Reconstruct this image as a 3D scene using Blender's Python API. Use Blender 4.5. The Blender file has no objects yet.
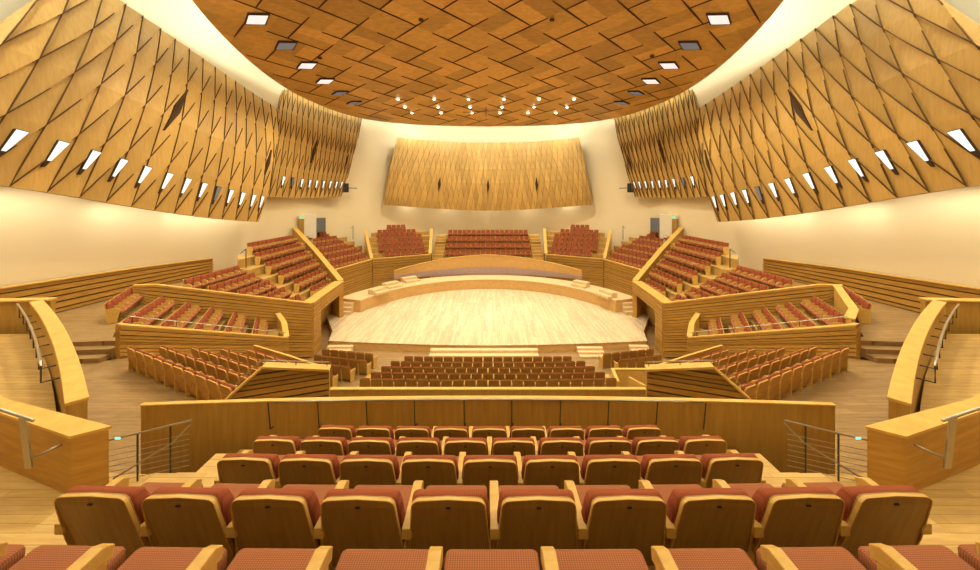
import bpy, bmesh, math, random
from mathutils import Vector, Matrix
random.seed(7)
F, CX, HY, E = 350.0, 488.0, 200.0, 9.65        # focal length in px, principal column, horizon row, eye height
scn = bpy.context.scene
col = scn.collection

def G(px, py, Z):                                # point of known height seen at a pixel
    y = (E - Z) * F / (py - HY)
    return ((px - CX) * y / F, y)

# ------------------------------------------------------------------ materials
def new_mat(name):
    m = bpy.data.materials.new(name); m.use_nodes = True
    nt = m.node_tree; nt.nodes.clear()
    out = nt.nodes.new('ShaderNodeOutputMaterial'); b = nt.nodes.new('ShaderNodeBsdfPrincipled')
    nt.links.new(b.outputs[0], out.inputs[0])
    return m, nt, b

def wood(name, c1, c2, scale=(1, 12, 12), rough=.45, shade=0.0, boards=None, bump=.0, spec=.35):
    m, nt, b = new_mat(name); N = nt.nodes.new; L = nt.links.new
    tc = N('ShaderNodeTexCoord'); mp = N('ShaderNodeMapping'); mp.inputs['Scale'].default_value = scale
    L(tc.outputs['Object'], mp.inputs[0])
    n = N('ShaderNodeTexNoise'); n.inputs['Scale'].default_value = 1.6; n.inputs['Detail'].default_value = 6; n.inputs['Roughness'].default_value = .6
    L(mp.outputs[0], n.inputs['Vector'])
    r = N('ShaderNodeValToRGB'); r.color_ramp.elements[0].position = .32; r.color_ramp.elements[1].position = .68
    r.color_ramp.elements[0].color = (*c2, 1); r.color_ramp.elements[1].color = (*c1, 1)
    L(n.outputs[0], r.inputs[0]); cur = r.outputs[0]
    if boards:                                   # narrow boards: (width, length, axis of length, contrast)
        w, ln, ax, con = boards
        br = N('ShaderNodeTexBrick'); br.inputs['Scale'].default_value = 1
        br.inputs['Brick Width'].default_value = ln; br.inputs['Row Height'].default_value = w
        br.inputs['Mortar Size'].default_value = .004; br.inputs['Mortar Smooth'].default_value = 0
        br.inputs['Color1'].default_value = (1, 1, 1, 1); br.inputs['Color2'].default_value = (1-con,)*3 + (1,)
        br.inputs['Mortar'].default_value = (.55, .5, .45, 1); br.inputs['Bias'].default_value = 0
        m2 = N('ShaderNodeMapping')
        if ax == 'y': m2.inputs['Rotation'].default_value = (0, 0, math.pi/2)
        if ax == 'xz': m2.inputs['Rotation'].default_value = (math.pi/2, 0, 0)
        if ax == 'zx': m2.inputs['Rotation'].default_value = (math.pi/2, math.pi/2, 0)
        L(tc.outputs['Object'], m2.inputs[0]); L(m2.outputs[0], br.inputs['Vector'])
        mx = N('ShaderNodeMix'); mx.data_type = 'RGBA'; mx.blend_type = 'MULTIPLY'; mx.inputs[0].default_value = 1
        L(cur, mx.inputs[6]); L(br.outputs[0], mx.inputs[7]); cur = mx.outputs[2]
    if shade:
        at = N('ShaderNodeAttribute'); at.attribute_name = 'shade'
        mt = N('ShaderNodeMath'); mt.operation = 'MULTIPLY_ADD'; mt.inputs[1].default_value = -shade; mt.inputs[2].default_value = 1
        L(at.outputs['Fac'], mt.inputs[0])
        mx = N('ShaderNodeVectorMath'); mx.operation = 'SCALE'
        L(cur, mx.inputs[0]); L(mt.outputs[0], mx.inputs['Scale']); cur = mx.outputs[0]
    L(cur, b.inputs['Base Color'])
    b.inputs['Roughness'].default_value = rough; b.inputs['Specular IOR Level'].default_value = spec
    return m

def fabric(name, c1, c2, sc=90):
    m, nt, b = new_mat(name); N = nt.nodes.new; L = nt.links.new
    tc = N('ShaderNodeTexCoord')
    w = N('ShaderNodeTexWave'); w.wave_type = 'BANDS'; w.bands_direction = 'X'; w.inputs['Scale'].default_value = sc/6
    w.inputs['Distortion'].default_value = .2
    L(tc.outputs['Object'], w.inputs[0])
    w2 = N('ShaderNodeTexWave'); w2.wave_type = 'BANDS'; w2.bands_direction = 'Y'; w2.inputs['Scale'].default_value = sc/5
    L(tc.outputs['Object'], w2.inputs[0])
    ad = N('ShaderNodeMath'); ad.operation = 'MULTIPLY'; L(w.outputs['Fac'], ad.inputs[0]); L(w2.outputs['Fac'], ad.inputs[1])
    r = N('ShaderNodeValToRGB'); r.color_ramp.elements[0].color = (*c2, 1); r.color_ramp.elements[1].color = (*c1, 1)
    r.color_ramp.elements[1].position = .6
    L(ad.outputs[0], r.inputs[0]); L(r.outputs[0], b.inputs['Base Color'])
    b.inputs['Roughness'].default_value = .9; b.inputs['Specular IOR Level'].default_value = .1
    return m

def plain(name, c, rough=.6, metal=0, emit=0, ec=None, noise=0, spec=.3):
    m, nt, b = new_mat(name)
    b.inputs['Base Color'].default_value = (*c, 1); b.inputs['Roughness'].default_value = rough
    b.inputs['Metallic'].default_value = metal; b.inputs['Specular IOR Level'].default_value = spec
    if noise:
        n = nt.nodes.new('ShaderNodeTexNoise'); n.inputs['Scale'].default_value = .35; n.inputs['Detail'].default_value = 4
        r = nt.nodes.new('ShaderNodeValToRGB')
        r.color_ramp.elements[0].color = (*[v*(1-noise) for v in c], 1); r.color_ramp.elements[1].color = (*c, 1)
        tc = nt.nodes.new('ShaderNodeTexCoord'); nt.links.new(tc.outputs['Object'], n.inputs['Vector'])
        nt.links.new(n.outputs[0], r.inputs[0]); nt.links.new(r.outputs[0], b.inputs['Base Color'])
    if emit:
        b.inputs['Emission Color'].default_value = (*(ec or c), 1); b.inputs['Emission Strength'].default_value = emit
    return m

M = {
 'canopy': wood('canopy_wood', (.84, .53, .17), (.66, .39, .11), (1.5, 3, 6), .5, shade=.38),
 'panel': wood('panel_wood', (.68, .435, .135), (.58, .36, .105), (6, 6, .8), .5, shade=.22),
 'dark': plain('dark_parts_gap_shade', (.055, .027, .010), .8),  # dark frames and backings, also the strips that imitate shade in canopy seams
 'gap': plain('brown_gap_shade', (.11, .058, .020), .8),
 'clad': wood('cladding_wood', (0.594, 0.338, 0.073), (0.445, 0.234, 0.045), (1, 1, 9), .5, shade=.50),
 'cap': wood('cap_wood', (0.742, 0.480, 0.129), (0.615, 0.371, 0.086), (2, 2, 9), .42),
 'board': wood('board_wood', (0.488, 0.294, 0.065), (0.382, 0.218, 0.043), (9, 9, .8), .45),
 'stair': wood('stair_wood', (0.657, 0.436, 0.142), (0.509, 0.305, 0.086), (1, 8, 4), .5, boards=(.14, 1.8, 'x', .18)),
 'floor': wood('floor_wood', (.42, .27, .115), (.30, .18, .07), (1, 8, 4), .42, boards=(.14, 1.8, 'x', .25)),
 'stage': wood('stage_wood', (.80, .66, .44), (.68, .51, .29), (8, .9, 4), .38, boards=(.16, 2.2, 'y', .28)),
 'riser': wood('riser_wood', (.70, .45, .18), (.58, .35, .12), (1.5, 1.5, 8), .42),
 'pale': wood('pale_step_wood', (.76, .58, .33), (.66, .47, .24), (2, 6, 6), .45),
 'shell': wood('seat_shell_wood', (0.382, 0.223, 0.047), (0.286, 0.158, 0.031), (14, 4, 1.2), .42),
 'edge': wood('seat_edge_wood', (0.700, 0.458, 0.120), (0.551, 0.327, 0.077), (3, 12, 12), .42),
 'fab': fabric('terracotta_fabric', (.42, .168, .078), (.26, .09, .042), 150),
 'fabred': fabric('terracotta_back_fabric', (.37, .105, .05), (.27, .07, .03), 150),
 'fablight': fabric('pale_terracotta_fabric', (.42, .165, .09), (.30, .10, .05), 150),
 'wall': plain('cream_plaster', (.84, .73, .50), .85, noise=.05),
 'ceil': plain('white_plaster', (.86, .84, .76), .85, noise=.03),
 'metal': plain('brushed_steel', (.45, .42, .36), .35, metal=.9),
 'dmetal': plain('dark_steel', (.10, .085, .06), .45, metal=.6),
 'black': plain('black_housing', (.02, .02, .022), .6),
 'slot': plain('lit_glass', (.70, .76, .80), .25, emit=.62, ec=(.86, .92, 1)),
 'slotdim': plain('dim_glass', (.10, .10, .10), .15, emit=.12, ec=(.7, .8, .9)),
 'lamp': plain('lamp_glow', (1, .95, .85), .4, emit=8, ec=(1, .93, .8)),
 'green': plain('exit_green', (.05, .35, .2), .5, emit=.8, ec=(.15, .9, .5)),
 'teal': plain('teal_reflection_glow', (.1, .6, .55), .5, emit=1.2, ec=(.2, 1, .85)),
 'blueglow': plain('blue_recess_light', (.25, .30, .42), .6, emit=.16, ec=(.45, .6, 1)),
 'blue': plain('blue_body', (.05, .12, .55), .5),
 'white': plain('white_door_paint', (.80, .74, .60), .6),
 'grey': plain('grey_screen', (.16, .18, .21), .4),
}

# ------------------------------------------------------------------ object helpers
def obj(name, bm, mats, parent=None, smooth=False, bevel=0, recalc=True):
    if recalc: bmesh.ops.recalc_face_normals(bm, faces=bm.faces)
    me = bpy.data.meshes.new(name); bm.to_mesh(me); bm.free()
    for m in (mats if isinstance(mats, (list, tuple)) else [mats]): me.materials.append(m)
    if smooth:
        for p in me.polygons: p.use_smooth = True
    o = bpy.data.objects.new(name, me); col.objects.link(o)
    if parent: o.parent = parent
    if bevel:
        b = o.modifiers.new('bevel', 'BEVEL'); b.width = bevel; b.segments = 2; b.limit_method = 'ANGLE'
    return o
def thing(name, label, cat, loc=(0, 0, 0), rz=0, group=None):
    o = bpy.data.objects.new(name, None); col.objects.link(o); o.location = loc; o.rotation_euler = (0, 0, rz)
    o.empty_display_size = .2
    o['label'] = label; o['category'] = cat
    if group: o['group'] = group
    return o
def tag(o, label, cat, group=None, kind=None):
    o['label'] = label; o['category'] = cat
    if group: o['group'] = group
    if kind: o['kind'] = kind
    return o
def struct(name, bm, mat, **k):
    o = obj(name, bm, mat, **k); o['kind'] = 'structure'; return o

def box(bm, x0, x1, y0, y1, z0, z1, mi=0):
    v = [bm.verts.new(p) for p in ((x0,y0,z0),(x1,y0,z0),(x1,y1,z0),(x0,y1,z0),(x0,y0,z1),(x1,y0,z1),(x1,y1,z1),(x0,y1,z1))]
    for f in ((0,3,2,1),(4,5,6,7),(0,1,5,4),(1,2,6,5),(2,3,7,6),(3,0,4,7)):
        bm.faces.new([v[i] for i in f]).material_index = mi
def hexa(bm, b4, t4, mi=0):
    v = [bm.verts.new(p) for p in list(b4) + list(t4)]
    n = len(b4)
    bm.faces.new(v[:n][::-1]).material_index = mi; bm.faces.new(v[n:]).material_index = mi
    for i in range(n):
        j = (i+1) % n
        bm.faces.new((v[i], v[j], v[n+j], v[n+i])).material_index = mi
def prism(bm, poly, z0, z1, mi=0):
    hexa(bm, [(x, y, z0) for x, y in poly], [(x, y, z1) for x, y in poly], mi)
def tube(bm, pts, r, n=6, mi=0):
    pts = [Vector(p) for p in pts]; rings = []
    for i, p in enumerate(pts):
        d = (pts[min(i+1, len(pts)-1)] - pts[max(i-1, 0)]).normalized()
        a = d.cross(Vector((0, 0, 1)))
        if a.length < .05: a = d.cross(Vector((1, 0, 0)))
        a.normalize(); b = d.cross(a)
        rings.append([bm.verts.new(p + r*(math.cos(t)*a + math.sin(t)*b)) for t in (2*math.pi*k/n for k in range(n))])
    for q in range(len(rings)-1):
        for k in range(n):
            bm.faces.new((rings[q][k], rings[q][(k+1) % n], rings[q+1][(k+1) % n], rings[q+1][k])).material_index = mi
    bm.faces.new(rings[0]).material_index = mi; bm.faces.new(rings[-1][::-1]).material_index = mi
def clip(poly, a, b, c):                          # keep a*x+b*y <= c
    out = []
    for i in range(len(poly)):
        p, q = poly[i], poly[(i+1) % len(poly)]
        dp, dq = a*p[0]+b*p[1]-c, a*q[0]+b*q[1]-c
        if dp <= 0: out.append(p)
        if dp*dq < 0:
            t = dp/(dp-dq); out.append((p[0]+t*(q[0]-p[0]), p[1]+t*(q[1]-p[1])))
    return out
def miters(path):
    P = [Vector((p[0], p[1])) for p in path]; out = []
    for i in range(len(P)):
        ns = []
        if i > 0: d = (P[i]-P[i-1]).normalized(); ns.append(Vector((-d.y, d.x)))
        if i < len(P)-1: d = (P[i+1]-P[i]).normalized(); ns.append(Vector((-d.y, d.x)))
        n = sum(ns, Vector((0, 0))).normalized(); out.append(n / max(.4, n.dot(ns[0])))
    return out
def sweep(bm, path, prof, mi=0, lay=None, shades=None):   # prof: closed list of (offset to the left, t from top to bottom, dz)
    mt = miters(path); rings = []
    for p, n in zip(path, mt):
        rings.append([bm.verts.new((p[0]+n.x*o, p[1]+n.y*o, p[2]+(p[3]-p[2])*t+dz)) for o, t, dz in prof])
    m = len(prof)
    for q in range(len(rings)-1):
        for k in range(m):
            f = bm.faces.new((rings[q][k], rings[q][(k+1) % m], rings[q+1][(k+1) % m], rings[q+1][k])); f.material_index = mi
            if lay and shades: f[lay] = shades[k % len(shades)]
    bm.faces.new(rings[0]).material_index = mi; bm.faces.new(rings[-1][::-1]).material_index = mi
def parapet(label, path, side=1, ribs=10, t=.22, capw=(.10, .06), name='parapet', cat='parapet', cap='cap', capz=.06, body='clad', dep=.07, seed=0, group=None):
    """path of (x, y, z_top, z_bottom); clapboard ribs on the given side (+1 = left of the direction of travel)"""
    c = path[len(path)//2]
    root = thing(name, label, cat, (c[0], c[1], c[3]), group=group)
    bm = bmesh.new(); rr = random.Random(seed); lay = bm.faces.layers.float.new('shade')
    prof = []; sh = []
    if ribs:
        cuts = [0.0]
        for k in range(ribs): cuts.append(cuts[-1] + rr.uniform(.6, 1.45))
        cuts = [q/cuts[-1] for q in cuts]
        for k in range(ribs):
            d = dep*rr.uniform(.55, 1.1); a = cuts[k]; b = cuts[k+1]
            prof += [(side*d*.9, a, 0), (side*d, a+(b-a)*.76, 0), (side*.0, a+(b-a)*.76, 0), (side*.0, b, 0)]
            s = rr.uniform(0, .45); sh += [s, 1.5, 1.5, .1]  # undersides and recesses between boards darkened, shade put into the colour
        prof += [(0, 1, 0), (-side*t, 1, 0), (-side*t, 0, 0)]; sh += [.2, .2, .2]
    else:
        prof = [(0, 0, 0), (0, 1, 0), (-side*t, 1, 0), (-side*t, 0, 0)]; sh = [.1]*4
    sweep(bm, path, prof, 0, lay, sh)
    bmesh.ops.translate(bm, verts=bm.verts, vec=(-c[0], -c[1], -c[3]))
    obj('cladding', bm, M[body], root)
    bm = bmesh.new()
    o0, o1 = side*(capw[0]), -side*(t+capw[1])
    sweep(bm, path, [(o0, 0, capz), (o0, 0, 0), (o1, 0, 0), (o1, 0, capz)])
    bmesh.ops.translate(bm, verts=bm.verts, vec=(-c[0], -c[1], -c[3]))
    obj('cap_board', bm, M[cap], root, bevel=.012)
    return root
def handrail(root_or_none, pts, posts, label=None, r=.02, name='handrail'):
    """rail along pts; posts = list of (point, foot z)"""
    base = pts[0] if root_or_none is None else None
    off = Vector(root_or_none.location) if root_or_none else Vector((pts[0][0], pts[0][1], posts[0][1]))
    par = root_or_none or thing(name, label, 'handrail', tuple(off))
    bm = bmesh.new(); tube(bm, [Vector(p)-off for p in pts], r)
    obj('rail' if root_or_none is None else 'handrail', bm, M['metal'], par, smooth=True)
    for (p, z) in posts:
        bm = bmesh.new(); q = Vector(p)-off; tube(bm, [q, (q.x, q.y, z-off.z)], r*.7)
        obj('rail_post', bm, M['dmetal'], par)
    return par

SIDE = {-1: 'left', 1: 'right'}
ORD = ['first','second','third','fourth','fifth','sixth','seventh','eighth','ninth','tenth','eleventh','twelfth','thirteenth','fourteenth']
def mx(s, pts):                                   # left-side measurements mirrored to the right when s = +1
    return [(-s*p[0],)+tuple(p[1:]) for p in pts]

# ------------------------------------------------------------------ hall shell
WP = [(-20.6,-6),(-20.6,4),(-20.5,12),(-20.4,20),(-20.1,27),(-19.6,32),(-18.6,36.4),(-16.4,40.2),(-13,43.2),(-8.5,45.4),(-4,46.4),(0,46.7)]
def smooth_path(P, n=4):
    out = []
    for i in range(len(P)-1):
        p0 = Vector(P[max(i-1,0)]); p1 = Vector(P[i]); p2 = Vector(P[i+1]); p3 = Vector(P[min(i+2,len(P)-1)])
        for k in range(n):
            t = k/n
            out.append(tuple(.5*((2*p1)+(p2-p0)*t+(2*p0-5*p1+4*p2-p3)*t*t+(3*p1-p0-3*p2+p3)*t**3)))
    out.append(tuple(P[-1])); return out
WPS = smooth_path(WP)
def inset(pts, d):
    n = miters(pts); return [(p[0]+q.x*d, p[1]+q.y*d) for p, q in zip(pts, n)]
ZC = 24.0
for s in (-1, 1):
    P = [(-s*-x if s == -1 else -x, y) for x, y in WPS]     # left as measured, right mirrored
    P = [((x if s == -1 else -x), y) for x, y in WPS]
    bm = bmesh.new(); rows = []
    # plaster wall, rolling inward at the top
    for dz, ins in ((0, 0), (16, 0), (20, .15), (22, .7), (23.3, 1.8), (24, 3.6)):
        q = inset(WPS, -ins)
        rows.append([bm.verts.new(((x if s == -1 else -x), y, dz)) for x, y in q])
    for a, b in zip(rows, rows[1:]):
        for i in range(len(a)-1): bm.faces.new((a[i], a[i+1], b[i+1], b[i]))
    struct('wall_'+SIDE[s], bm, M['wall'], smooth=True)
q = inset(WPS, -3.5); full = q + [(-x, y) for x, y in q[-2::-1]]
bm = bmesh.new(); bm.faces.new([bm.verts.new((x, y, ZC)) for x, y in full])
struct('ceiling', bm, M['ceil'])
bm = bmesh.new(); box(bm, -20.6, 20.6, -6.2, -6, 0, 24)
struct('wall_rear', bm, M['wall'])

# floors
bm = bmesh.new()
bm.faces.new([bm.verts.new((x, y, 0)) for x, y in [(-20.6,-6)]+WPS[1:]+[(-x, y) for x, y in WPS[-2::-1]]])
struct('floor', bm, M['floor'])

# ------------------------------------------------------------------ woven plate surfaces
def plates(S, cells, lift, gap, mat, root, name, depth=.10, rs=0):
    """S(u, v, h) -> point; cells = list of uv polygons with per-corner heights"""
    bm = bmesh.new(); lay = bm.faces.layers.float.new('shade'); r = random.Random(rs)
    for poly, hs in cells:
        cu = sum(p[0] for p in poly)/len(poly); cv = sum(p[1] for p in poly)/len(poly)
        q = [(cu+(p[0]-cu)*(1-gap), cv+(p[1]-cv)*(1-gap)) for p in poly]
        top = [bm.verts.new(S(a, b, h)) for (a, b), h in zip(q, hs)]
        bot = [bm.verts.new(S(a, b, -depth)) for (a, b) in q]
        sh = r.random()
        f = bm.faces.new(top); f[lay] = sh
        for i in range(len(top)):
            j = (i+1) % len(top); f = bm.faces.new((top[i], top[j], bot[j], bot[i])); f[lay] = 1.6  # side faces darkened, shade between planks put into the colour
    return obj(name, bm, mat, root, recalc=False)
def lerp(a, b, t): return a+(b-a)*t
def interp(tab, x):
    if x <= tab[0][0]:
        a, b = tab[0], tab[1]
    elif x >= tab[-1][0]:
        a, b = tab[-2], tab[-1]
    else:
        for a, b in zip(tab, tab[1:]):
            if a[0] <= x <= b[0]: break
    t = (x-a[0])/(b[0]-a[0]); return tuple(lerp(p, q, t) for p, q in zip(a[1:], b[1:]))

# canopy: woven timber shell over the stage and stalls
CB = [(0,40.6),(-7,40.2),(-12.2,38.9),(-15.2,36.4),(-16.9,32.5),(-17.4,28.5),(-16.9,23.5),(-15.5,18.2),(-13,12.5),(-8.5,8.6),(0,7)]
CBS = smooth_path([(-0.0,40.6)]+CB[1:], 3)
CBF = CBS + [(-x, y) for x, y in CBS[-2:0:-1]]
def canopy_z(x, y):
    return E + 10.3 - .082*(y-20) + .0012*x*x*0.6
def inside(p, poly):
    c = False
    for i in range(len(poly)):
        a, b = poly[i], poly[i-1]
        if (a[1] > p[1]) != (b[1] > p[1]) and p[0] < (b[0]-a[0])*(p[1]-a[1])/(b[1]-a[1])+a[0]: c = not c
    return c
canopy = thing('acoustic_canopy', 'huge dished ceiling canopy of woven timber planks floating above the stage', 'ceiling canopy', (0, 24, canopy_z(0, 24)))
off = Vector(canopy.location)
Pp = 3.35; K = Pp/2
def Sc(x, y, h): return Vector((x, y, canopy_z(x, y)-h)) - off
bm = bmesh.new()
ring = [(x*.985, 24+(y-24)*.985) for x, y in CBF]
ct = bm.verts.new(Sc(0, 24, -.06)); 
mids = [[bm.verts.new(Sc(x*k, 24+(y-24)*k, -.06)) for x, y in ring] for k in (.33, .66, 1)]
top = [bm.verts.new(Sc(x, y, -.5)) for x, y in ring]
n = len(ring)
for i in range(n):
    j = (i+1) % n
    bm.faces.new((ct, mids[0][i], mids[0][j]))
    for a, b in zip(mids+[top], mids[1:]+[top]):
        if a is b: continue
        bm.faces.new((a[i], a[j], b[j], b[i]))
bm.faces.new(top)
obj('backing', bm, M['dark'], canopy)
W2 = Pp/4                                      # quarter of the weave period
def wv(a, b): return ((a+b)*W2, 24.2+(a-b)*W2*.90)   # a runs along one plank direction, b along the other
cells = []
for i in range(-34, 34):
    for j in range(-34, 34):
        a0, b0 = 2*i+1, 2*j
        over = (i+j) % 2
        for h in (0, 1):
            q = [(a0+h, b0), (a0+h+1, b0), (a0+h+1, b0+2), (a0+h, b0+2)] if over else [(a0, b0+h), (a0+2, b0+h), (a0+2, b0+h+1), (a0, b0+h+1)]
            P4 = [wv(*p) for p in q]
            cx = sum(p[0] for p in P4)/4; cy = sum(p[1] for p in P4)/4
            if P4[0][1] > 0 and abs(cx) < 21 and cy < 43:
                for u in range(len(CBF)):
                    if len(P4) < 3: break
                    (x0, y0), (x1, y1) = CBF[u], CBF[(u+1) % len(CBF)]
                    na, nb = (y1-y0), -(x1-x0); c0 = na*x0+nb*y0
                    if na*0+nb*24 > c0: na, nb, c0 = -na, -nb, -c0
                    P4 = clip(P4, na, nb, c0)
                if len(P4) >= 3:
                    ar = abs(sum(P4[k][0]*P4[(k+1)%len(P4)][1]-P4[(k+1)%len(P4)][0]*P4[k][1] for k in range(len(P4))))*.5
                    if ar > .02: cells.append((P4, [.10]*len(P4)))
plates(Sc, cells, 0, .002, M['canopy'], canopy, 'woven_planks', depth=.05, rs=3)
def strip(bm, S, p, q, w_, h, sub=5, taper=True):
    """thin dark raised strip, painted shade of a seam, following a surface from p to q"""
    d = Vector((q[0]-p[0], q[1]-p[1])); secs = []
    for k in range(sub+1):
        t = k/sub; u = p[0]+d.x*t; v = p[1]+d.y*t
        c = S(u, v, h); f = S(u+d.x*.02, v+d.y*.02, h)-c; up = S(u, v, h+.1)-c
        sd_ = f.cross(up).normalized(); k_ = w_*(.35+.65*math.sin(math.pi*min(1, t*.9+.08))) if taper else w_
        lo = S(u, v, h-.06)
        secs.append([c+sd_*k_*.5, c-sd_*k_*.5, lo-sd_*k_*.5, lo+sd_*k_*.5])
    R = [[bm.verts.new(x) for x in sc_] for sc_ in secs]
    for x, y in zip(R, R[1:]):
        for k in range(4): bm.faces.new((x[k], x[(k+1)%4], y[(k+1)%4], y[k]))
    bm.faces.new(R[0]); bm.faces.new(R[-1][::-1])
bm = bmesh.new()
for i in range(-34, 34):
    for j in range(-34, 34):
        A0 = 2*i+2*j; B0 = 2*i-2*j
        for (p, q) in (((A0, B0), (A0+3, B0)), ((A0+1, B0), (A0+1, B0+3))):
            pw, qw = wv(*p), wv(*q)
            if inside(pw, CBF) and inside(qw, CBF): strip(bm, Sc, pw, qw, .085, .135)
obj('gap_shade_strips', bm, M['dark'], canopy)  # dark strips put in for the shade between planks

def solve_canopy(px, py):
    y = 25.0
    for _ in range(30):
        x = (px-CX)*y/F; y = (canopy_z(x, y)-E)*F/(HY-py)
    return ((px-CX)*y/F, y)
# recessed glass panels along the canopy rim
for s in (-1, 1):
    for (px, py, ww, lit) in ((257,16,1.5,1),(286,43,1.5,0),(307,63,1.45,1),(325,79,1.4,1),(340,91,1.2,0),(354,101,1.1,0)):
        x, y = solve_canopy(px if s == -1 else 2*CX-px, py)
        bm = bmesh.new(); h = .20
        a = ww*.42; b = ww*.33; sk = .42*s
        q = [(x-a-sk, y-b), (x+a-sk, y-b), (x+a+sk, y+b), (x-a+sk, y+b)]
        hexa(bm, [Sc(u, v, h+.02) for u, v in q], [Sc(u, v, h-.1) for u, v in q])
        fr = obj('rim_light_frame', bm, M['dark'], canopy)
        bm = bmesh.new(); q = [(x+(u-x)*.86, y+(v-y)*.84) for u, v in q]
        hexa(bm, [Sc(u, v, h+.035) for u, v in q], [Sc(u, v, h+.021) for u, v in q])
        obj('glass', bm, M['slot' if lit else 'slotdim'], fr)
DL = [(398,97),(434,97),(468.5,97),(504,97),(539,97),(574,97),(405,105),(438,105),(470,105),(502,105),(534,105),(567,105),(412,111),(441,111),(472,111),(500,111),(528,111),(556,111)]
dl_world = []
for px, py in DL:
    x, y = solve_canopy(px, py); dl_world.append((x, y))
    bm = bmesh.new(); bmesh.ops.create_cone(bm, cap_ends=True, segments=10, radius1=.11, radius2=.11, depth=.05, matrix=Matrix.Translation(Sc(x, y, .235)))
    obj('downlight', bm, M['lamp'], canopy)
for px, py in ((421,16),(552,16),(320,55),(652,53)):
    x, y = solve_canopy(px, py); bm = bmesh.new()
    bmesh.ops.create_cone(bm, cap_ends=True, segments=10, radius1=.14, radius2=.14, depth=.06, matrix=Matrix.Translation(Sc(x, y, .22)))
    obj('sprinkler_cover', bm, M['dark'], canopy)

# wall panels ------------------------------------------------------
def wall_panel(label, Sfun, N, Mv, sgn, slots, slits, name='wall_panel', skew=0, rs=1, frame_mat='panel', depth=.16, lift=.12, gapw=.075):
    c = Sfun(.5, .5, 0); root = thing(name, label, 'acoustic panel', tuple(c))
    S = lambda u, v, h: Sfun(u, v, h) - c
    bm = bmesh.new(); g = [[bm.verts.new(S(i/40, j/12, -.10)) for i in range(41)] for j in range(13)]
    for j in range(12):
        for i in range(40): bm.faces.new((g[j][i], g[j][i+1], g[j+1][i+1], g[j+1][i]))
    obj('backing', bm, M['dark'], root)
    cells = []
    for j in range(0, int(2*Mv)+3):
        for i in range(-4, N+5):
            ci = i + (.5 if j % 2 else 0); cj = j*.5
            a, b = .5/N, .5/Mv
            cu, cv = ci/N, cj/Mv
            poly = [(cu-a, cv), (cu, cv-b), (cu+a, cv), (cu, cv+b)]
            # split at horizontal seams: the diamonds are clipped to the panel
            for (A, B, C) in ((0,-1,0),(0,1,1),(-1,0,.0),(1,0,1)):
                if len(poly) > 2: poly = clip(poly, A, B, C)
            if len(poly) < 3: continue
            ar = abs(sum(poly[k][0]*poly[(k+1)%len(poly)][1]-poly[(k+1)%len(poly)][0]*poly[k][1] for k in range(len(poly))))*.5
            if ar < 1e-5: continue
            hs = [max(0.01, lift*(.5 - .5*sgn*(p[0]-cu)/a)) for p in poly]
            cells.append((poly, hs))
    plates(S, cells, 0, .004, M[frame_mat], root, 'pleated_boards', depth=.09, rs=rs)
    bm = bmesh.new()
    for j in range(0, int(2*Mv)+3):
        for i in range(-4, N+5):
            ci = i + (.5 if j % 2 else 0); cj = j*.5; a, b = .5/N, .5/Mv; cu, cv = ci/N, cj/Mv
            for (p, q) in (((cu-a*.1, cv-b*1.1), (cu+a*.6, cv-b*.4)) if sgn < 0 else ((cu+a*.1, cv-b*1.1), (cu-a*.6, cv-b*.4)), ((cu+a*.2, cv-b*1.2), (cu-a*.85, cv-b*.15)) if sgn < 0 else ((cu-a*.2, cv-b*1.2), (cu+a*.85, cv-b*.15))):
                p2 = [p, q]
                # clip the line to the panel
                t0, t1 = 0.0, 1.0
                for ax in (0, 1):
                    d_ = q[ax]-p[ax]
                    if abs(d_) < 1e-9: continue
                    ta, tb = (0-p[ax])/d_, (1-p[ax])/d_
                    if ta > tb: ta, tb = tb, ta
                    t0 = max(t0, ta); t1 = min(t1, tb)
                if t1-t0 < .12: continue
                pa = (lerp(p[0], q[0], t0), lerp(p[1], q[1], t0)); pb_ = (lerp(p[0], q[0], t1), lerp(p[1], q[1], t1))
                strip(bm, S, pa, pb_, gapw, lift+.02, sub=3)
    obj('gap_shade_strips', bm, M['gap'], root)  # brown strips put in for the shade between pleats
    for (u, v, w_, h_, lit) in slots:
        bm = bmesh.new(); du = w_; dv = h_
        q = [(u-du*.5, v+dv*.5), (u+du*.5, v+dv*.5), (u+du*.20, v-dv*.5), (u+du*.04, v-dv*.5)]
        t = [S(a, b, lift+.05) for a, b in q]; bt = [S(a, b, 0) for a, b in q]
        hexa(bm, bt, t); fr = obj('slot_frame', bm, M['dark'], root)
        bm = bmesh.new(); q2 = [q[0], q[1], (lerp(q[1][0], q[2][0], .8), lerp(q[1][1], q[2][1], .8)), (lerp(q[0][0], q[3][0], .8), lerp(q[0][1], q[3][1], .8))]
        cu = sum(a for a, b in q2)/4; cv = sum(b for a, b in q2)/4
        q2 = [(cu+(a-cu)*.88, cv+(b-cv)*.93) for a, b in q2]
        hexa(bm, [S(a, b, lift+.04) for a, b in q2], [S(a, b, lift+.07) for a, b in q2])
        obj('glass', bm, M['slot' if lit else 'slotdim'], fr)
    for (u, v, w_, h_, lean) in slits:
        bm = bmesh.new(); q = [(u-w_*.1-lean*.5, v-h_*.5), (u+w_*.5, v-.05*h_), (u+w_*.1+lean*.5, v+h_*.5), (u-w_*.5, v+.05*h_)]
        hexa(bm, [S(a, b, 0) for a, b in q], [S(a, b, lift+.05) for a, b in q])
        obj('dark_slit', bm, M['dark'], root)
    return root
def surf_from(bt, tt, bulge, s, inward):
    def S(u, v, h):
        b = Vector(interp(bt, u)); t = Vector(interp(tt, u))
        p = b.lerp(t, v); n = Vector(inward(u)).normalized()
        p = p + n*(bulge*math.sin(math.pi*min(max(v,0),1)) + h)
        return Vector((p.x if s == -1 else -p.x, p.y, p.z))
    return S
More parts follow.
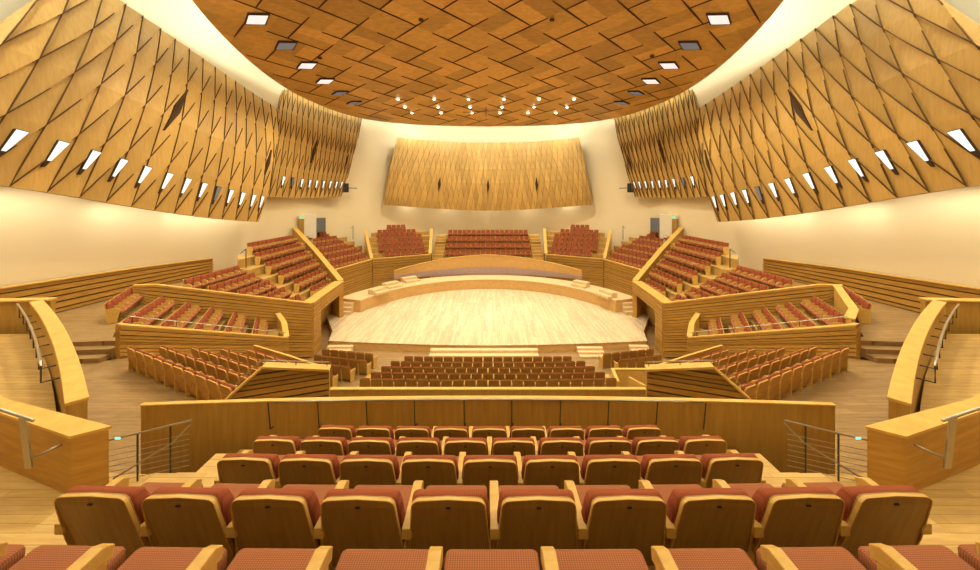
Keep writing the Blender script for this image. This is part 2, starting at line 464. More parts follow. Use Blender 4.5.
def bez(tab, n=24):     # smooth a table of (u, x, y, z)
    us = [t[0] for t in tab]; out = []
    for i in range(n+1):
        u = us[0]+(us[-1]-us[0])*i/n
        # catmull on index
        for k in range(len(tab)-1):
            if us[k] <= u <= us[k+1]+1e-9: break
        t = (u-us[k])/(us[k+1]-us[k])
        p0 = Vector(tab[max(k-1,0)][1:]); p1 = Vector(tab[k][1:]); p2 = Vector(tab[k+1][1:]); p3 = Vector(tab[min(k+2,len(tab)-1)][1:])
        out.append((u, *(.5*((2*p1)+(p2-p0)*t+(2*p0-5*p1+4*p2-p3)*t*t+(3*p1-p0-3*p2+p3)*t**3))))
    return out
b1 = bez([(0,-18,9,10.7),(.21,-18,12.9,10.18),(.34,-18,15.3,9.76),(.56,-18,19.3,9.0),(.78,-18,23.5,8.35),(1,-18,27.4,7.94)])
t1 = bez([(0,-19.2,16.0,20.1),(.13,-19.2,18.1,20.05),(.29,-19.2,20.6,19.65),(.53,-19.2,24.5,19.0),(.78,-19.2,28.4,18.4),(1,-19.2,32,17.95)])
b2 = bez([(0,-19.3,29.0,9.95),(.5,-18.3,35.4,9.85),(1,-16.2,38.6,10.0)])
t2 = bez([(0,-19.5,33.2,20.8),(.5,-17.4,37.4,20.1),(1,-14.6,40.6,19.2)])
for s in (-1, 1):
    sl = [(.162+.0657*k+.0007*k*(12-k), .150-.001*k, .021, .115, k not in (8,)) for k in range(13)]
    S1 = surf_from(b1, t1, .55, s, lambda u: (1, -.12*u, 0))
    wall_panel('large curved pleated timber wall panel nearest the camera, high on the %s wall' % SIDE[s], S1, 16, 2, -s*-1, sl,
               [(.44,.56,.022,.30,.010),(.93,.47,.018,.22,.01)], rs=10+s, gapw=.032)
    S2 = surf_from(b2, t2, .35, s, lambda u: (1, -.3-.6*u, 0))
    sl = [(.22+.085*k, .13, .024, .10, k != 1) for k in range(9)]
    wall_panel('smaller pleated timber wall panel behind the large one, far %s of the stage' % SIDE[s], S2, 18, 2, -s*-1, sl,
               [(.45,.46,.03,.24,.01),(.88,.42,.022,.18,.01)], rs=20+s, gapw=.028)
bb = bez([(0,-12.6,42.3,9.05),(.25,-6.3,43.8,8.55),(.5,0,44.5,8.28),(.75,6.3,43.8,8.55),(1,12.6,42.3,9.05)])
tb = bez([(0,-11.15,42.9,17.3),(.25,-5.6,44.4,17.05),(.5,0,44.8,17.0),(.75,5.6,44.4,17.05),(1,11.15,42.9,17.3)])
S3 = surf_from(bb, tb, .5, -1, lambda u: (0, -1, 0))
wall_panel('wide curved pleated timber panel on the back wall above the rear seats', S3, 40, 2.5, 1, [],
           [(.25,.36,.014,.22,.0),(.5,.36,.014,.22,0),(.75,.36,.014,.22,0)], rs=5, lift=.02, gapw=.014)

# ------------------------------------------------------------------ stage
RC = (0, 25.1)
def arc(cx, cy, r, a0, a1, n):
    return [(cx+r*math.cos(math.radians(lerp(a0, a1, i/n))), cy+r*math.sin(math.radians(lerp(a0, a1, i/n)))) for i in range(n+1)]
front = [(-10.35,22.75),(-7,22.4),(-3.5,22.15),(0,22.05),(3.5,22.15),(7,22.4),(10.35,22.75)]
stage = thing('stage_platform', 'broad pale maple stage platform in the centre of the hall', 'stage', (0, 30, 0))
bm = bmesh.new(); poly = front + [(10.9,24.5),(12.6,27.4),(13.6,32),(12,36.4),(6.6,38.6),(0,39.2),(-6.6,38.6),(-12,36.4),(-13.6,32),(-12.6,27.4),(-10.9,24.5)]
prism(bm, [(x, y-30) for x, y in poly], .46, .5)
obj('floor_deck', bm, M['stage'], stage)
bm = bmesh.new(); prism(bm, [(x*.998, (y-30)*.995) for x, y in poly], .001, .459)
obj('base', bm, M['riser'], stage)
def steps(label, x0, x1, yb, n, rise, going, name='stage_steps', mat='pale', z0=0):
    cx = (x0+x1)/2; r = thing(name, label, 'steps', (cx, yb, z0))
    for k in range(n):
        bm = bmesh.new(); box(bm, x0-cx, x1-cx, -going*(n-k), 0 if k == n-1 else -going*(n-k-1), 0, rise*(k+1))
        obj('step', bm, M[mat], r, bevel=.01)
    return r
steps('long low pale wooden steps at the front centre of the stage', -3.6, 3.1, 22.05, 2, .17, .38)
steps('short pale wooden steps at the front left corner of the stage', -10.2, -8.6, 22.42, 3, .125, .3)
steps('short pale wooden steps at the far right front corner of the stage', 9.0, 10.2, 22.45, 3, .125, .3)
steps('short pale wooden steps right of the stage centre', 5.6, 7.2, 22.2, 3, .125, .3)

# curved orchestra riser ring
ringo = thing('orchestra_riser', 'curved raised timber ring riser around the back of the stage', 'riser', (0, 36, .5))
def ringseg(r0, r1, a0, a1, z0, z1, n=40, c=RC):
    bm = bmesh.new(); I = arc(c[0], c[1], r0, a0, a1, n); O = arc(c[0], c[1], r1, a0, a1, n)
    A = [[bm.verts.new((x, y-36, z-.5)) for x, y in L] for L, z in ((I, z0), (O, z0), (O, z1), (I, z1))]
    for k in range(4):
        p, q = A[k], A[(k+1) % 4]
        for i in range(n): bm.faces.new((p[i], p[i+1], q[i+1], q[i]))
    bm.faces.new([a[0] for a in A]); bm.faces.new([a[-1] for a in A])
    return bm
obj('riser_face', ringseg(10.9, 13.0, 18, 162, .5, 1.44), M['riser'], ringo)
obj('riser_top', ringseg(10.86, 13.05, 17.9, 162.1, 1.44, 1.5), M['pale'], ringo)
for s in (-1, 1):
    for k in range(3):
        bm = bmesh.new(); box(bm, min(s*10.95, s*11.9), max(s*10.95, s*11.9), 28.45-.32*k-36, 28.80-.32*k-36 if k else 28.95-36, 0, .75-.25*k)
        obj('riser_step', bm, M['pale'], ringo)
# stepped boxes on the ring
def riser_box(px, py, label, w_=1.5, d=.9):
    x, y = G(px, py, 1.5); r = thing('stepped_box', label, 'box', (x, y, 1.5), math.atan2(y-25.1, x)-math.pi/2, 'stepped boxes on the riser ring')
    bm = bmesh.new(); box(bm, -w_/2, w_/2, -.1, d*.6, 0, .42); obj('upper_step', bm, M['pale'], r, bevel=.012)
    bm = bmesh.new(); box(bm, -w_/2+.1, w_/2+.1, -d*.65, -.1, 0, .2); obj('lower_step', bm, M['pale'], r, bevel=.012)
riser_box(379, 293, 'pale stepped box on the left of the riser ring, nearest the stage end')
riser_box(392, 287, 'pale stepped box on the left of the riser ring, middle of three')
riser_box(410, 281.5, 'pale stepped box on the left of the riser ring, farthest of three')
riser_box(580, 286, 'pale stepped box on the right of the riser ring, farther of two')
riser_box(606, 296, 'pale stepped box on the right of the riser ring, nearer of two')

# upper curved screen wall behind the ring
R2 = 20.4; cy2 = 38.3-R2
half = 28.1
scr = thing('curved_screen_wall', 'long curved timber screen wall behind the riser ring with slatted lower edge', 'screen wall', (0, 38.3, 1.5))
path = []
for i in range(33):
    a = math.radians(lerp(90+half, 90-half, i/32)); t = abs(i-16)/16
    path.append((R2*math.cos(a), cy2+R2*math.sin(a)-38.3, lerp(3.6, 2.35, t**1.7)-1.5, 0))
def sub(path, t0, t1): return [(p[0], p[1], lerp(p[2], p[3], t0), lerp(p[2], p[3], t1)) for p in path]
bm = bmesh.new(); sweep(bm, sub(path, 0, .62), [(0,0,0),(0,1,0),(.2,1,0),(.2,0,0)]); obj('screen_face', bm, M['riser'], scr)
bm = bmesh.new(); sweep(bm, sub(path, .62, 1), [(.16,0,0),(.16,1,0),(.2,1,0),(.2,0,0)]); obj('glow_recess', bm, M['blueglow'], scr)
bm = bmesh.new(); sweep(bm, path, [(-.06,0,.05),(-.06,0,0),(.26,0,0),(.26,0,.05)]); obj('cap_board', bm, M['cap'], scr)
bm = bmesh.new()
for i in range(150):
    a = math.radians(lerp(90+half, 90-half, (i+.5)/150)); t = abs((i+.5)/150-.5)*2
    x, y = (R2-.07)*math.cos(a), cy2+(R2-.07)*math.sin(a)-38.3; z = (lerp(3.6, 2.35, t**1.7)-1.5)*.40
    box(bm, x-.035, x+.035, y-.04, y+.04, 0, z)
obj('slats', bm, M['riser'], scr)

# ------------------------------------------------------------------ seating
def shell_mesh():
    """reclined wooden back shell with rounded top corners; seat faces +Y, top edge at y = 0"""
    bm = bmesh.new(); pts = []
    W, H0, H1, r = .262, .26, .85, .05
    pts.append((-.235, H0)); pts.append((.235, H0)); pts.append((W, H0+.14)); pts.append((W-.006, H0+.24))
    for k in range(4):
        a = math.radians(k*30); pts.append((W-.030-r+r*math.cos(a), H1-r+r*math.sin(a)))
    pts.append((0, H1+.008))
    for k in range(4):
        a = math.radians(90+k*30); pts.append((-W+.030+r+r*math.cos(a), H1-r+r*math.sin(a)))
    pts.append((-W+.006, H0+.24)); pts.append((-W, H0+.14))
    def yy(z): return .17*max(0,1-(z-H0)/(H1-H0))**1.4
    hexa(bm, [(x, yy(z)-.006, z) for x, z in pts], [(x, yy(z)+.028, z) for x, z in pts])
    return bm
def edge_mesh():
    bm = bmesh.new(); W, H1, r, H0 = .262, .85, .05, .42
    pts = [(-W-.004, H0-.02), (-W+.002, H0+.08)]
    for k in range(5): a = math.radians(180-k*22.5); pts.append((-W+.028+r+r*math.cos(a), H1-r+r*math.sin(a)))
    pts.append((0, H1+.010))
    for k in range(5): a = math.radians(90-k*22.5); pts.append((W-.028-r+r*math.cos(a), H1-r+r*math.sin(a)))
    pts.append((W-.002, H0+.08)); pts.append((W+.004, H0-.02))
    def yy(z): return .17*max(0,1-(z-.26)/(.59))**1.4
    rings = []
    for i, (x, z) in enumerate(pts):
        a = pts[max(i-1, 0)]; b = pts[min(i+1, len(pts)-1)]
        dx, dz = b[0]-a[0], b[1]-a[1]; l = math.hypot(dx, dz); nx, nz = -dz/l, dx/l
        y = yy(min(z, .85)); q = []
        for (o, dy) in ((.003,-.010),(.003,.014),(-.004,.014),(-.004,-.010)): q.append(bm.verts.new((x+nx*o, y+dy, z+nz*o)))
        rings.append(q)
    for p, q in zip(rings, rings[1:]):
        for k in range(4): bm.faces.new((p[k], p[(k+1)%4], q[(k+1)%4], q[k]))
    bm.faces.new(rings[0]); bm.faces.new(rings[-1])
    return bm
def loft(secs):
    bm = bmesh.new(); R = [[bm.verts.new(p) for p in s] for s in secs]; m = len(R[0])
    for a, b in zip(R, R[1:]):
        for k in range(m): bm.faces.new((a[k], a[(k+1)%m], b[(k+1)%m], b[k]))
    bm.faces.new(R[0]); bm.faces.new(R[-1]); return bm
def rr(cx, cy, w_, h_, r, n=3):   # rounded rectangle outline
    o = []
    for (sx, sy, a0) in ((1,1,0),(-1,1,90),(-1,-1,180),(1,-1,270)):
        for k in range(n+1):
            a = math.radians(a0+90*k/n); o.append((cx+sx*(w_/2-r)+r*math.cos(a), cy+sy*(h_/2-r)+r*math.sin(a)))
    return o
def back_cushion():
    secs = []
    for z, w_, d, y in ((.40,.44,.05,.185),(.44,.50,.09,.19),(.60,.525,.12,.14),(.74,.50,.12,.10),(.815,.48,.10,.078),(.846,.43,.05,.062)):
        secs.append([(a, b, z) for a, b in rr(0, y, w_, d, min(.03, d*.45))])
    return loft(secs)
def seat_cushion():
    secs = []
    for z, w_, d in ((.355,.46,.38),(.375,.485,.42),(.435,.487,.43),(.453,.48,.42),(.459,.45,.38)):
        secs.append([(a, b, z+.018*((b-.15)/.5)) for a, b in rr(0, .375, w_, d, .025)])
    return loft(secs)
def arm_mesh(x):
    bm = bmesh.new(); h = .033
    prof = [(.05,.55),(.05,.622),(.42,.632),(.47,.60),(.46,.54),(.38,.56)]
    hexa(bm, [(x-h, y, z) for y, z in prof], [(x+h, y, z) for y, z in prof])
    prof = [(.12,.0),(.12,.56),(.44,.56),(.42,.3),(.40,.0)]
    hexa(bm, [(x-.026, y, z) for y, z in prof], [(x+.026, y, z) for y, z in prof])
    return bm
def under_pan():
    bm = bmesh.new(); box(bm, -.22, .22, .16, .58, .335, .372); box(bm, -.2, .2, .2, .26, .0, .34) ; return bm
PITCH = .55
parts_cache = {}
def make_seat(end_arm=False):
    root = bpy.data.objects.new('auditorium_seat', None); col.objects.link(root); root.empty_display_size = .2
    root['category'] = 'seat'; root['label'] = ''
    bmS = shell_mesh(); sh = obj('back_shell', bmS, M['shell'], root)
    ed = obj('shell_edge', edge_mesh(), M['edge'], sh)
    bm = bmesh.new(); box(bm, -.014, .014, -.0085, .0, .80, .809); obj('number_plate', bm, M['black'], sh)
    obj('back_cushion', back_cushion(), M['fabred'], root, smooth=True)
    obj('seat_cushion', seat_cushion(), M['fab'], root, smooth=True)
    obj('seat_pan', under_pan(), M['shell'], root)
    obj('armrest', arm_mesh(-PITCH/2), M['edge'], root, bevel=.006)
    if end_arm: obj('armrest', arm_mesh(PITCH/2), M['edge'], root, bevel=.006)
    return root
def make_seat_small(end_arm=False, up=True):
    """simpler seat for the side boxes; the seat pan rests tipped half up against the back"""
    root = bpy.data.objects.new('auditorium_seat', None); col.objects.link(root); root.empty_display_size = .2
    root['category'] = 'seat'; root['label'] = ''
    bm = bmesh.new(); W = .25
    def yy(z): return .15*(1-(z-.1)/.75)
    pts = [(-.2,.1),(.2,.1),(W,.35),(W,.80),(W-.04,.85),(-W+.04,.85),(-W,.80),(-W,.35)]
    hexa(bm, [(x, yy(z)-.01, z) for x, z in pts], [(x, yy(z)+.03, z) for x, z in pts])
    obj('back_shell', bm, M['clad'], root)
    bm = loft([[(a, b, z) for a, b in rr(0, y, w_, d, .03, 2)] for z, w_, d, y in ((.40,.42,.06,.17),(.46,.46,.10,.16),(.80,.46,.11,.09),(.865,.42,.05,.07))])
    obj('back_cushion', bm, M['fabred'], root, smooth=True)
    bm = loft([[(a, b, z) for a, b in rr(0, .37, w_, d, .03, 2)] for z, w_, d in ((.34,.44,.44),(.37,.47,.47),(.44,.47,.47),(.465,.43,.43))])
    obj('seat_cushion', bm, M['fablight'], root, smooth=True)
    bm = bmesh.new(); box(bm, -.22, .22, .15, .56, .29, .345); box(bm, -.2, .2, .2, .26, 0, .30); obj('seat_pan', bm, M['shell'], root)
    sides = [-1] + ([1] if end_arm else [])
    for k in sides:
        x = k*PITCH/2; bm = bmesh.new()
        pr = [(.06,.0),(.05,.60),(.30,.63),(.46,.60),(.52,.50),(.46,.30),(.40,.0)]
        hexa(bm, [(x-.024, y, z) for y, z in pr], [(x+.024, y, z) for y, z in pr])
        obj('armrest', bm, M['edge'], root)
    return root
def copy_tree(o, parent=None):
    c = o.copy(); col.objects.link(c)
    if parent: c.parent = parent
    for ch in list(o.children): copy_tree(ch, c)
    return c
protos = {}
def put_seat(kind, x, y, z, d, label, group, end=False):
    key = (kind, end); rz = math.atan2(-d[0], d[1])
    if key not in protos:
        o = make_seat(end) if kind == 'big' else make_seat_small(end); protos[key] = o
    else: o = copy_tree(protos[key])
    o.location = (x, y, z); o.rotation_euler = (0, 0, rz)
    o['label'] = label; o['group'] = group
    return o
stuff_bm = bmesh.new()
def stuff_seat(x, y, z, d):
    rz = math.atan2(-d[0], d[1]); mt = Matrix.Translation((x, y, z)) @ Matrix.Rotation(rz, 4, 'Z')
    def hx(b4, t4, mi): hexa(stuff_bm, [mt @ Vector(p) for p in b4], [mt @ Vector(p) for p in t4], mi)
    W = .245
    hx([(-W,.12,.12),(W,.12,.12),(W,.16,.12),(-W,.16,.12)], [(-W,0,.85),(W,0,.85),(W,.03,.85),(-W,.03,.85)], 0)
    hx([(-.225,.13,.42),(.225,.13,.42),(.225,.22,.42),(-.225,.22,.42)], [(-.215,.03,.88),(.215,.03,.88),(.215,.10,.86),(-.215,.10,.86)], 1)
    hx([(-.225,.14,.31),(.225,.14,.31),(.225,.60,.31),(-.225,.60,.31)], [(-.225,.14,.46),(.225,.14,.46),(.225,.60,.46),(-.225,.60,.46)], 2)
    for k in (-1, 1):
        hx([(k*.265-.02,.08,0),(k*.265+.02,.08,0),(k*.265+.02,.38,0),(k*.265-.02,.38,0)], [(k*.265-.02,.06,.61),(k*.265+.02,.06,.61),(k*.265+.02,.50,.61),(k*.265-.02,.50,.61)], 3)

# ---- foreground tier -------------------------------------------------
ROWS = [(1.27, 11, 8.18, 'nearest'), (2.21, 10, 7.753, 'second'), (3.10, 9, 7.332, 'third'), (3.97, 10, 6.90, 'fourth'), (4.94, 9, 6.405, 'fifth and farthest')]
for k, (y0, n, zt, word) in enumerate(ROWS):
    zf = zt-.85
    for i in range(n):
        x = (i-(n-1)/2)*(.572 if k == 1 else PITCH) + (.035 if k == 1 else .02); R = 120
        y = y0 + x*x/(2*R); d = (-x/R, 1)
        put_seat('big', x, y, zf, d, 'wooden backed terracotta seat, %s from left in the %s foreground row' % (ORD[i], word),
                 'foreground tier seats', end=(i == n-1))
bm = bmesh.new()
ys = [r[0]-.32 for r in ROWS] + [5.66]
prism(bm, [(-4.4,-3),(4.4,-3),(4.4,ys[1]),(-4.4,ys[1])], 3.9, ROWS[0][2]-.85)
for k in range(1, 5):
    box(bm, -2.95, 2.95, ys[k], ys[k+1], 3.9, ROWS[k][2]-.85)
struct('floor', bm, M['stair'])
for s in (-1, 1):
    r = thing('aisle_stairs', 'light wooden aisle stairs down the %s side of the foreground seats' % SIDE[s], 'stairs', (s*3.7, 3, 3.9))
    for k in range(1, 5):
        zz = ROWS[k][2]-.85; zp = ROWS[k-1][2]-.85
        for h, (a, b) in enumerate(((ys[k], ys[k]+.33), (ys[k]+.33, ys[k+1]))):
            z = lerp(zp, zz, .5) if h == 0 else zz
            bm = bmesh.new(); box(bm, min(s*2.95, s*4.4)-s*3.7, max(s*2.95, s*4.4)-s*3.7, a-3, b-3, 0, z-3.9)
            obj('step', bm, M['stair'], r, bevel=.01)
bm = bmesh.new(); box(bm, -4.4, 4.4, 5.66, 6.22, 3.9, 5.22); struct('floor', bm, M['stair'])

# balustrade wall in front of the tier
bpath = []
for i in range(17):
    x = lerp(-6.15, 6.15, i/16); bpath.append((x, 6.42-.22*(x/6.15)**2, 6.0, 3.92))
bal = thing('balustrade', 'long plain timber balustrade wall in front of the foreground seats', 'balustrade', (0, 6.4, 3.92))
bm = bmesh.new(); sweep(bm, [(p[0], p[1]-6.4, p[2]-3.92, 0) for p in bpath], [(0,0,0),(0,1,0),(.06,1,0),(.06,0,0)]); obj('board_panel', bm, M['board'], bal)
bm = bmesh.new(); sweep(bm, [(p[0]*1.002, p[1]-6.4, p[2]-3.92, 0) for p in bpath], [(-.012,0,.022),(-.012,0,0),(.075,0,0),(.075,0,.022)]); obj('cap_board', bm, M['cap'], bal)
bm = bmesh.new(); tube(bm, [(p[0], p[1]-6.4-.09, 6.045-3.92) for p in bpath[3:14]], .016); obj('handrail', bm, M['metal'], bal, smooth=True)
for px in (270, 318, 366, 414, 464, 512, 561, 609, 657, 704):
    X = (px-CX)*6.3/F; yb = 6.42-.22*(X/6.15)**2-6.4
    bm = bmesh.new(); tube(bm, [(X, yb-.09, 2.12), (X*.995, yb-.055, 1.62)], .011); tube(bm, [(X*.995, yb-.055, 1.62), (X*.995+.03, yb-.01, 1.64)], .012)
    obj('rail_bracket', bm, M['dmetal'], bal)

# ------------------------------------------------------------------ left and right terraces
def block_floor(poly, o, d, bands, z0=0.0, mat='stair'):
    """stepped floor: poly clipped into strips by distance s behind origin o along -d"""
    bm = bmesh.new(); L = math.hypot(*d); d = (d[0]/L, d[1]/L)
    for (s0, s1, z) in bands:
        q = clip(poly, d[0], d[1], d[0]*o[0]+d[1]*o[1]-s0)
        if len(q) > 2: q = clip(q, -d[0], -d[1], -(d[0]*o[0]+d[1]*o[1]-s1))
        if len(q) > 2: prism(bm, q, z0, z)
    return struct('floor', bm, M[mat])
def seats_between(a, b, n=None):
    v = Vector(b)-Vector(a); L = v.length; n = n or max(1, int(round(L/PITCH))); 
    return [tuple(Vector(a)+v*((i+.5)/n)) for i in range(n)]

for s in (-1, 1):
    sd = SIDE[s]
    m = lambda *p: ((p[0],)+p[1:]) if s == -1 else ((-p[0],)+p[1:])
    mp = lambda pts: [m(*p) for p in pts]
    sg = 1 if s == -1 else -1                                     # flips "left of path"
    # ---- walkway and side floors
    wk = mp([(-4.4,3.0),(-20.5,3.0),(-20.4,12.0),(-13.9,12.45),(-13.2,12.75),(-10.5,11.5),(-6.3,8.75),(-6.0,6.58),(-4.4,6.5)])
    bm = bmesh.new(); prism(bm, wk, 3.6, 3.9); struct('floor', bm, M['floor'])
    r = thing('side_steps', 'broad brown wooden steps up to the %s side gallery' % sd, 'steps', m(-16.5, 12.3, 3.9))
    for k in range(3):
        bm = bmesh.new(); q = [(-13.7-0*k, 12.35+.35*k), (-20.3, 11.8+.35*k), (-20.3, 12.9+.35*k if k == 2 else 12.15+.35*k), (-13.7, 13.4 if k == 2 else 12.70+.35*k)]
        q = [(x+16.5, y-12.3) for x, y in q]; q = q if s == -1 else [(-x, y) for x, y in q]
        prism(bm, q, 0, .17*(k+1)); obj('step', bm, M['floor'], r)
    bm = bmesh.new(); prism(bm, mp([(-20.3,13.4),(-14.3,13.3),(-14.9,14.0),(-16.95,17.4),(-16.95,23),(-17.9,23.0),(-17.9,31.5),(-19.5,31.5),(-20.2,26)]), .001, 4.4); struct('floor', bm, M['floor'])
    # ---- landing by the foreground tier
    bm = bmesh.new(); prism(bm, mp([(-4.4,1.0),(-12,1.0),(-12,6.0),(-8.4,5.95),(-5.9,5.62),(-4.4,5.62)]), 3.91, 5.25); struct('floor', bm, M['stair'])
    bm = bmesh.new(); prism(bm, mp([(-7.75,6.35),(-9.6,7.75),(-11.0,8.8),(-13.0,10.2),(-15.1,11.5),(-20.4,11.5),(-20.4,6.1),(-8.4,6.1)]), 3.91, 5.25); struct('floor', bm, M['stair'])
    # ---- parapet block beside the tier
    pb = thing('parapet', 'thick timber parapet block in the lower %s corner with steel handrail bracket' % sd, 'parapet', m(-6.5,5.5,5.25))
    npb = [(-6.2,5.2),(-8.1,5.8),(-10.2,6.6)]; fpb = [(-10.4,6.9),(-8.5,6.15),(-5.85,5.40)]
    def loc2(L, z): return [tuple(Vector(m(x, y, z))-Vector(pb.location)) for x, y in L]
    def quads(bm, lo_z, hi_z, gr=0):
        L = [(-6.2-gr*-1,5.2-gr), (-8.1,5.8-gr), (-8.5,6.15+gr), (-5.85+gr,5.40+gr)]
        hexa(bm, loc2([(-6.2+gr*.4,5.2-gr),(-8.1,5.8-gr),(-8.5,6.15+gr),(-5.85+gr,5.40+gr)], lo_z), loc2([(-6.2+gr*.4,5.2-gr),(-8.1,5.8-gr),(-8.5,6.15+gr),(-5.85+gr,5.40+gr)], hi_z))
        hexa(bm, loc2([(-8.1,5.8-gr),(-10.2,6.6-gr),(-10.4,6.95+gr),(-8.5,6.15+gr)], lo_z), loc2([(-8.1,5.8-gr),(-10.2,6.6-gr),(-10.4,6.95+gr),(-8.5,6.15+gr)], hi_z))
    bm = bmesh.new(); quads(bm, 5.25, 6.11); obj('cladding', bm, M['clad'], pb)
    bm = bmesh.new(); quads(bm, 6.11, 6.15, .02); obj('cap_board', bm, M['cap'], pb)
    loc = Vector(pb.location)
    def tub(parent, name, pts, r_, mat='metal'):
        bm = bmesh.new(); tube(bm, [Vector(m(*p))-loc for p in pts], r_); return obj(name, bm, M[mat], parent, smooth=True)
    # ---- curved parapet
    cp = [(lerp(lerp(-7.30,-10.9,t),lerp(-10.9,-14.9,t),t), lerp(lerp(6.38,9.22,t),lerp(9.22,11.7,t),t)) for t in (i/20 for i in range(21))]
    cpp = [m(x, y, lerp(6.0, 6.25, i/(len(cp)-1)), 3.91) for i, (x, y) in enumerate(cp)]
    parapet('curved timber parapet sweeping along the stairs on the far %s' % sd, cpp, side=-sg, ribs=0, t=.25, capw=(.02,.02), body='board')
    # stair handrail on the curved parapet inside
    hp = []; nn = miters(cp)
    for i in range(5, 21): hp.append(m(cp[i][0]+nn[i].x*.50, cp[i][1]+nn[i].y*.50, 6.1+.2*i/20))
    hr = thing('stair_handrail', 'steel stair handrail inside the curved parapet, far %s' % sd, 'handrail', hp[0]); lo = Vector(hr.location)
    bm = bmesh.new(); tube(bm, [Vector(p)-lo for p in hp], .026); obj('rail', bm, M['metal'], hr, smooth=True)
    for i in range(0, 16, 2):
        a = Vector(hp[i]); c_ = cp[5+i]; w0 = Vector(m(c_[0]+nn[5+i].x*.25, c_[1]+nn[5+i].y*.25, hp[i][2]-.35))
        bm = bmesh.new(); tube(bm, [a-lo, Vector((a.x, a.y, a.z-.35))-lo, w0-lo], .018); obj('rail_bracket', bm, M['dmetal'], hr)
    # end wall panel across the top of that landing
    parapet('short timber end wall closing the %s landing against the plaster wall' % sd, mp([(-15.0,12.0,6.2,3.95),(-20.2,11.6,6.2,3.95)]), side=sg, ribs=0, t=.15, body='board')
    # ---- clad wainscot along the hall wall
    wb = [(-20.15,11.0,6.15,4.4),(-20.1,15,5.95,4.4),(-20.0,20,5.75,4.4),(-19.7,25.0,5.45,4.4)]
    parapet('long ribbed timber wainscot along the %s plaster wall' % sd, mp(wb), side=-sg, ribs=6, t=.18, name='wainscot', cat='wainscot', dep=.09, seed=3)
    # ---- wire railing at the landing edge
    a = m(-6.02, 5.5, 5.86); b = m(-4.62, 5.45, 6.22)
    rl = thing('wire_railing', 'steel wire railing beside the %s end of the balustrade wall' % sd, 'railing', (a[0], a[1], 5.25))
    lo = Vector(rl.location)
    A = Vector(a)-lo; B = Vector(b)-lo
    bm = bmesh.new(); tube(bm, [A, B, B+Vector((0, 0, -.05)), A.lerp(B, .78)+Vector((0, 0, -.28)), A.lerp(B, .1)+Vector((0, 0, -.62))], .014); obj('top_rail', bm, M['metal'], rl)
    for k in range(7):
        z = -.16-.085*k
        bm = bmesh.new(); tube(bm, [A+Vector((0, 0, z)), A.lerp(B, .97)+Vector((0, 0, z*.96-.05))], .0055); obj('wire', bm, M['metal'], rl)
    for t in (0, .38, .76):
        q = A.lerp(B, t); bm = bmesh.new(); tube(bm, [q, (q.x, q.y, -.02)], .013); obj('post', bm, M['dmetal'], rl)
    q = A.lerp(B, .16); bm = bmesh.new(); box(bm, q.x-.04, q.x+.04, q.y-.018, q.y-.01, q.z-.012, q.z+.018); obj('teal_reflection', bm, M['teal'], rl)  # added glowing chip imitating the exit sign's reflection on the rail
    # bracket rail on the parapet block
    tub(pb, 'handrail', [(-6.5,5.0,6.50),(-9.2,5.85,6.50)], .022)
    bm = bmesh.new(); q0 = Vector(m(-6.78,5.10,6.49))-loc; q1 = Vector(m(-6.66,5.08,5.76))-loc
    hexa(bm, [q1+Vector((-.05,-.012,0)), q1+Vector((.05,-.012,0)), q1+Vector((.05,.012,0)), q1+Vector((-.05,.012,0))],
             [q0+Vector((-.05,-.012,0)), q0+Vector((.05,-.012,0)), q0+Vector((.05,.012,0)), q0+Vector((-.05,.012,0))])
    obj('rail_bracket', bm, M['metal'], pb)
    tub(pb, 'rail_stub', [(-6.62,5.10,5.90),(-6.40,5.25,5.98)], .018)

    # ---- UPPER terrace -------------------------------------------------
    A_ = (-10.8,21.5); B_ = (-11.3,27.3); C_ = (-18.9,34.5); D_ = (-16.9,17.8)
    UL = [A_, B_, C_, (-19.5,32), (-20.2,25), (-18.2,19.0), D_]
    parapet('long ribbed timber front wall of the %s upper terrace' % sd, mp([(-17.6,17.35,5.4,3.3),(-16.8,17.8,5.32,1.5),(A_[0],A_[1],3.29,0)]), side=-sg, ribs=22, t=.14, seed=1, dep=.07, capw=(.04,.03), capz=.04)
    parapet('ribbed timber end wall of the %s upper terrace facing the stage side' % sd, mp([(A_[0]+.03,A_[1]+.06,3.29,.0),(-10.92,22.8,3.29,.0)]), side=-sg, ribs=17, t=.3, seed=2, dep=.05, capw=(.06,.35))
    parapet('overhanging ribbed timber parapet above the %s stage doorway' % sd, mp([(-10.93,22.85,3.29,2.4),(B_[0],B_[1],3.29,2.45)]), side=-sg, ribs=6, t=.3, seed=4, dep=.05, capw=(.06,.35))
    parapet('sloping timber divider wall rising to the %s rear door' % sd, mp([(B_[0]-.05,B_[1]+.08,3.35,.5),(-15.0,30.9,5.15,.5),(C_[0],C_[1],6.9,.5)]), side=-sg, ribs=14, t=.28, seed=5, capw=(.06,.10))
    # stepped floors: rows along Y at X = -12.1 - k
    bands = lambda rise, n: [(-.45+k*1.0, .55+k*1.0, 2.68+rise*k) for k in range(n)]
    o = m(-12.1, 0)[:2]; d = m(1, 0)[:2]
    polyL = mp([(-11.1,21.75),(-11.1,23.0),(-16.95,23.0),(-16.95,18.1)])
    polyR = mp([(-11.2,23.0),(-11.5,27.2),(-17.9,33.3),(-17.9,25.0),(-16.4,23.0)])
    bm = bmesh.new()
    def stair_bands(poly, rise, n, last):
        for k in range(n):
            s0 = -.45+k if k else -2; s1 = .55+k if k < n-1 else 20
            q = [p for p in poly]
            ox = -12.1
            q = clip([(p[0]*(-1 if s == 1 else 1), p[1]) for p in poly], 1, 0, ox-s0+.0)
            if len(q) > 2: q = clip(q, -1, 0, -(ox-s1))
            if len(q) > 2: prism(bm, [m(*p) for p in q], 2.45 if (k == 0 and n == 6) else .0, 2.66+rise*k)
